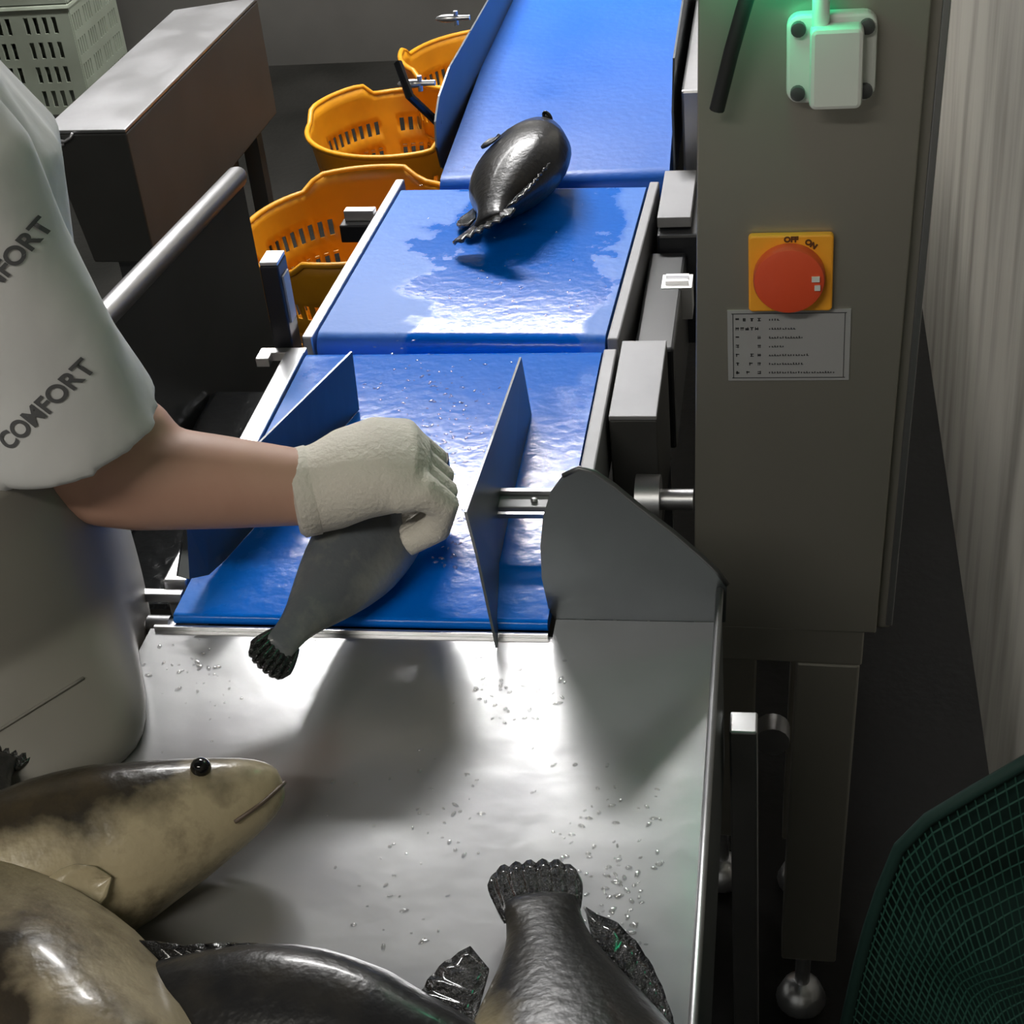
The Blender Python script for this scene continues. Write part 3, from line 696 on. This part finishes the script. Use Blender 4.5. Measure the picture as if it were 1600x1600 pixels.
limb([sh_r, sh_r.lerp(el_r, .5), el_r + Vector((0, 0, .01)), el_r.lerp(wr_r, .12), mid, el_r.lerp(wr_r, .62), wr_r, wr_r + (wr_r - el_r) * .12], [.044, .044, .044, .047, .049, .043, .0345, .032])
b.ball(P(205, 690, z=1.075), (.043, .043, .043), 14, 9)
limb([sh_l, sh_l.lerp(el_l, .5), el_l, el_l.lerp(wr_l, .3), wr_l], [.056, .050, .043, .043, .030])
hd = (wr_l - el_l).normalized()
limb([wr_l, wr_l + hd * .05, wr_l + hd * .09], [(.03, .024), (.042, .022), (.034, .016)])
for i in range(4):
    o_ = RT * (-.027 + .018 * i); limb([wr_l + hd * .08 + o_, wr_l + hd * .115 + o_ + UP * -.006, wr_l + hd * (.145 - .008 * abs(i - 1.5)) + o_ + UP * -.022], [.0095, .009, .0075])
limb([wr_l + hd * .03 + RT * .03, wr_l + hd * .06 + RT * .055, wr_l + hd * .085 + RT * .06], [.012, .0105, .009])
for sg in (-1, 1):
    limb([B3(sg * .085, 0, .90), B3(sg * .095, .01, .70), B3(sg * .10, .02, .48), B3(sg * .10, .0, .30), B3(sg * .10, -.02, .08), B3(sg * .10, -.02, .03)], [.085, .075, .055, .055, .04, .04])
body = b.build('body', 'skin', None); fuse(body, .006, 6); put(body, t)
for sg in (-1, 1):
    b = MB(); b.ball(B3(sg * .032, 0.232, 1.607), .0115, 10, 6); b.build('eye', 'eye_black', t, smooth=True)
b = MB(); b.tube([B3(-.024, 0.242, 1.533), B3(0, 0.250, 1.531), B3(.024, 0.242, 1.533)], [.003, .006, .003], 8); b.build('mouth', 'mouth_dark', t, smooth=True)
b = MB(); b.tube([B3(0, 0.100, 1.55), B3(0, 0.105, 1.60), B3(0, 0.115, 1.655), B3(0, 0.130, 1.70), B3(0, 0.130, 1.715)], [(.078, .080), (.085, .083), (.088, .080), (.065, .06), (.02, .02)], 18, up=FW); h = b.build('hair', 'hair', None); fuse(h, .007, 5); put(h, t)
# trousers and boots
b = MB(); b.tube([B3(0, 0, .80), B3(0, 0, .90), B3(0, 0, 1.0)], [(.115, .165), (.13, .185), (.12, .175)], 20, up=FW)
for sg in (-1, 1): b.tube([B3(sg * .085, 0, .88), B3(sg * .095, .01, .68), B3(sg * .10, .015, .45), B3(sg * .10, 0, .22)], [.098, .090, .075, .070], 16)
tr = b.build('trousers', 'trousers', None); fuse(tr, .012, 5); put(tr, t)
for sg in (-1, 1):
    b = MB(); b.tube([B3(sg * .10, -.01, .30), B3(sg * .10, -.02, .10), B3(sg * .10, .0, .04)], [.066, .056, .05], 14); b.tube([B3(sg * .10, -.06, .035), B3(sg * .10, .05, .04), B3(sg * .10, .15, .03)], [(.034, .042), (.04, .048), (.028, .038)], 14)
    bo = b.build('boot', 'rubber', None); fuse(bo, .009, 4); put(bo, t)
# T-shirt: torso and two wide sleeves
def wr(p, k=.010, s=16):
    return p + Vector((noise.noise(p * s), noise.noise(p * s + Vector((7, 0, 0))), noise.noise(p * s + Vector((0, 9, 0))))) * k
b = MB()
b.tube([B3(0, 0, .93), B3(0, 0, 1.00), B3(0, .03, 1.12), B3(0, .06, 1.26), B3(0, .08, 1.36), B3(0, .085, 1.42), B3(0, .09, 1.455)], [(.150, .190), (.150, .190), (.145, .188), (.145, .195), (.135, .205), (.095, .155), (.06, .08)], 28, up=FW)
hem = P(112, 672, z=1.12)
ax = (hem - sh_r)
b.tube([sh_r - ax * .18 + RT * -.03, sh_r, sh_r + ax * .30, sh_r + ax * .62, sh_r + ax * .9, hem], [.048, .056, .060, .066, .076, .081], 28)
hl = sh_l.lerp(el_l, .78); axl = hl - sh_l
b.tube([sh_l - axl * .18 + RT * .03, sh_l, sh_l + axl * .5, hl], [.066, .076, .082, .083], 24)
b.v = [wr(p) for p in b.v]
shirt = b.build('shirt', 'shirt', None); fuse(shirt, .007, 5); put(shirt, t)
# print on the sleeve, laid onto the cloth
bpy.context.view_layer.update()
bv = BVHTree.FromObject(shirt, bpy.context.evaluated_depsgraph_get())
def print_on(body, pa, pb, size):
    """lettering running from pixel pa to pixel pb, dropped onto the shirt along the sleeve's own normal"""
    mid = Vector(((pa[0] + pb[0]) / 2, (pa[1] + pb[1]) / 2)); r = ray(*mid).normalized()
    hit, nrm, _, _ = bv.ray_cast(CAM, r)
    ha = bv.ray_cast(CAM, ray(*pa).normalized())[0] or hit; hb = bv.ray_cast(CAM, ray(*pb).normalized())[0] or hit
    xa = (hb - ha).normalized(); n = -r; n = (n - xa * n.dot(xa)).normalized(); ya = n.cross(xa)
    M = Matrix((xa, ya, n)).transposed().to_4x4(); M.translation = hit + n * .05
    o = text(body, size, 'sleeve_print', 'print', M, None, extr=0, off=.0006)
    me = o.data; bm = bmesh.new(); bm.from_mesh(me); bmesh.ops.subdivide_edges(bm, edges=bm.edges, cuts=2); bmesh.ops.triangulate(bm, faces=bm.faces)
    for v in bm.verts:
        h = bv.ray_cast(v.co, -n)
        if h[0] is not None: v.co = h[0] + h[1] * .0012
    bm.to_mesh(me); bm.free(); put(o, t); o['label'] = 'dark grey lettering COMFORT'
print_on('COMFORT', (8, 694), (126, 580), .0205)
print_on('COMFORT', (-48, 478), (52, 368), .0195)

# apron: open sheet wrapped around the front and right side
def sstep(a, b_, x):
    x = max(0, min(1, (x - a) / (b_ - a))); return x * x * (3 - 2 * x)
def apr(u, v):
    a = math.radians(-125 + 250 * u); z = 1.105 - .725 * v
    bulge = .012 * math.sin(PI * min(1, v * 2.2))
    over = .09 * sstep(.858, .873, z) * (1 - sstep(.885, .96, z)) * sstep(.70, .98, math.sin(a))    # belly of cloth resting on the table edge
    la = .196 + bulge + .02 * v + .006 * math.sin(a * 5 + 2) * v; fa = .165 + bulge + .02 * v + .008 * math.sin(a * 7) * v
    return B3(math.sin(a) * la + over, math.cos(a) * fa, z)
b = MB(); b.grid(apr, 60, 90); ap = b.build('apron', 'apron', None, smooth=True, solid=.003); put(ap, t)
bpy.context.view_layer.update()
bva = BVHTree.FromObject(ap, bpy.context.evaluated_depsgraph_get())
sp = [bva.ray_cast(CAM, ray(-60 + 190 * k / 16, 1178 - 118 * k / 16).normalized()) for k in range(17)]
sp = [h_[0] + h_[1] * .001 for h_ in sp if h_[0] is not None]
if len(sp) > 3: MB().tube(sp, .0016, 6).build('apron_seam', 'apron', ap, smooth=True)
b = MB(); b.tube([apr(1, j / 20) for j in range(21)], .0045, 8); o = b.build('apron_binding', 'apron_edge', ap, smooth=True)
b = MB(); b.tube([apr(0, j / 20) for j in range(21)], .0045, 8); o = b.build('apron_binding', 'apron_edge', ap, smooth=True)

# glove: palm down, four fingers curled over the fish, thumb on the far side
fx = (wr_r - el_r); fx.z = 0; fx.normalize(); fy = Vector((-fx.y, fx.x, 0))
def G(x, y, z): return wr_r + fx * x + fy * y + UP * z
b = MB()
b.tube([G(-.012, 0, -.002), G(.012, 0, 0), G(.035, .004, .006), G(.065, .008, .008), G(.088, .008, .004), G(.100, .006, -.004)], [(.040, .041), (.041, .044), (.040, .054), (.040, .060), (.036, .060), (.022, .050)], 22, up=UP)
for i, (yy, ln) in enumerate(((.046, .95), (.018, 1.05), (-.010, 1.0), (-.036, .84))):
    b.tube([G(.070, yy, .002), G(.096, yy * 1.05, .0), G(.098 + .017 * ln, yy * 1.05, -.022 * ln), G(.092 + .014 * ln, yy, -.050 * ln), G(.066 + .008 * ln, yy * .95, -.066 * ln)], [.0185, .0185, .0165, .0150, .013], 12)
b.tube([G(.020, .044, -.004), G(.048, .072, -.014), G(.078, .074, -.034), G(.094, .062, -.050)], [.021, .0175, .0160, .013], 12)
gl = b.build('glove', 'glove', None); fuse(gl, .0032, 6); put(gl, t)
b = MB(); n = 28
b.tube([G(-.020, 0, -.002), G(-.017, 0, -.002), G(-.002, 0, -.001), G(.002, 0, -.001)], [(.036, .038), (.041, .043), (.0415, .0435), (.038, .041)], n, up=UP); b.build('glove_cuff', 'glove', gl, smooth=True, auto=50)

# ================================================================== water drops
def drops(name, label, zs, spots, seed):
    r_ = random.Random(seed); b = MB()
    for (px, py, sx, sy, n, big) in spots:
        for _ in range(n):
            p = P(px + r_.gauss(0, sx), py + r_.gauss(0, sy), z=zs)
            r = r_.uniform(.0007, .0022) * big
            M = Matrix.Translation(p) @ Matrix.Rotation(r_.uniform(0, PI), 4, 'Z') @ Matrix.Diagonal((r * r_.uniform(1, 2.2), r, r * .55, 1))
            b.lathe([(1, 0), (.85, .5), (.45, .9)], 8, M)
    o = b.build(name, 'water', smooth=True); tag(o, label, 'water', kind='stuff')
drops('belt_droplets', 'water droplets sprinkled on the blue infeed belt', .8803, [(690, 690, 35, 60, 130, 1), (650, 580, 60, 30, 40, .9), (700, 850, 15, 30, 30, 1), (780, 620, 40, 40, 25, .8)], 1)
drops('belt_droplets', 'water droplets sprinkled on the blue middle belt', .8803, [(800, 450, 60, 30, 50, .9), (760, 330, 60, 30, 20, .9)], 2)
drops('table_droplets', 'water droplets scattered over the steel feed table', TZ + .0003, [(790, 1080, 45, 25, 45, 1.2), (950, 1330, 45, 60, 70, 1.1), (960, 1440, 30, 40, 50, 1.1), (290, 1040, 35, 15, 25, 1.3), (700, 1250, 90, 70, 40, .9), (640, 1380, 60, 50, 25, .9), (480, 1000, 30, 25, 20, .8), (330, 1090, 30, 30, 20, .8)], 3)
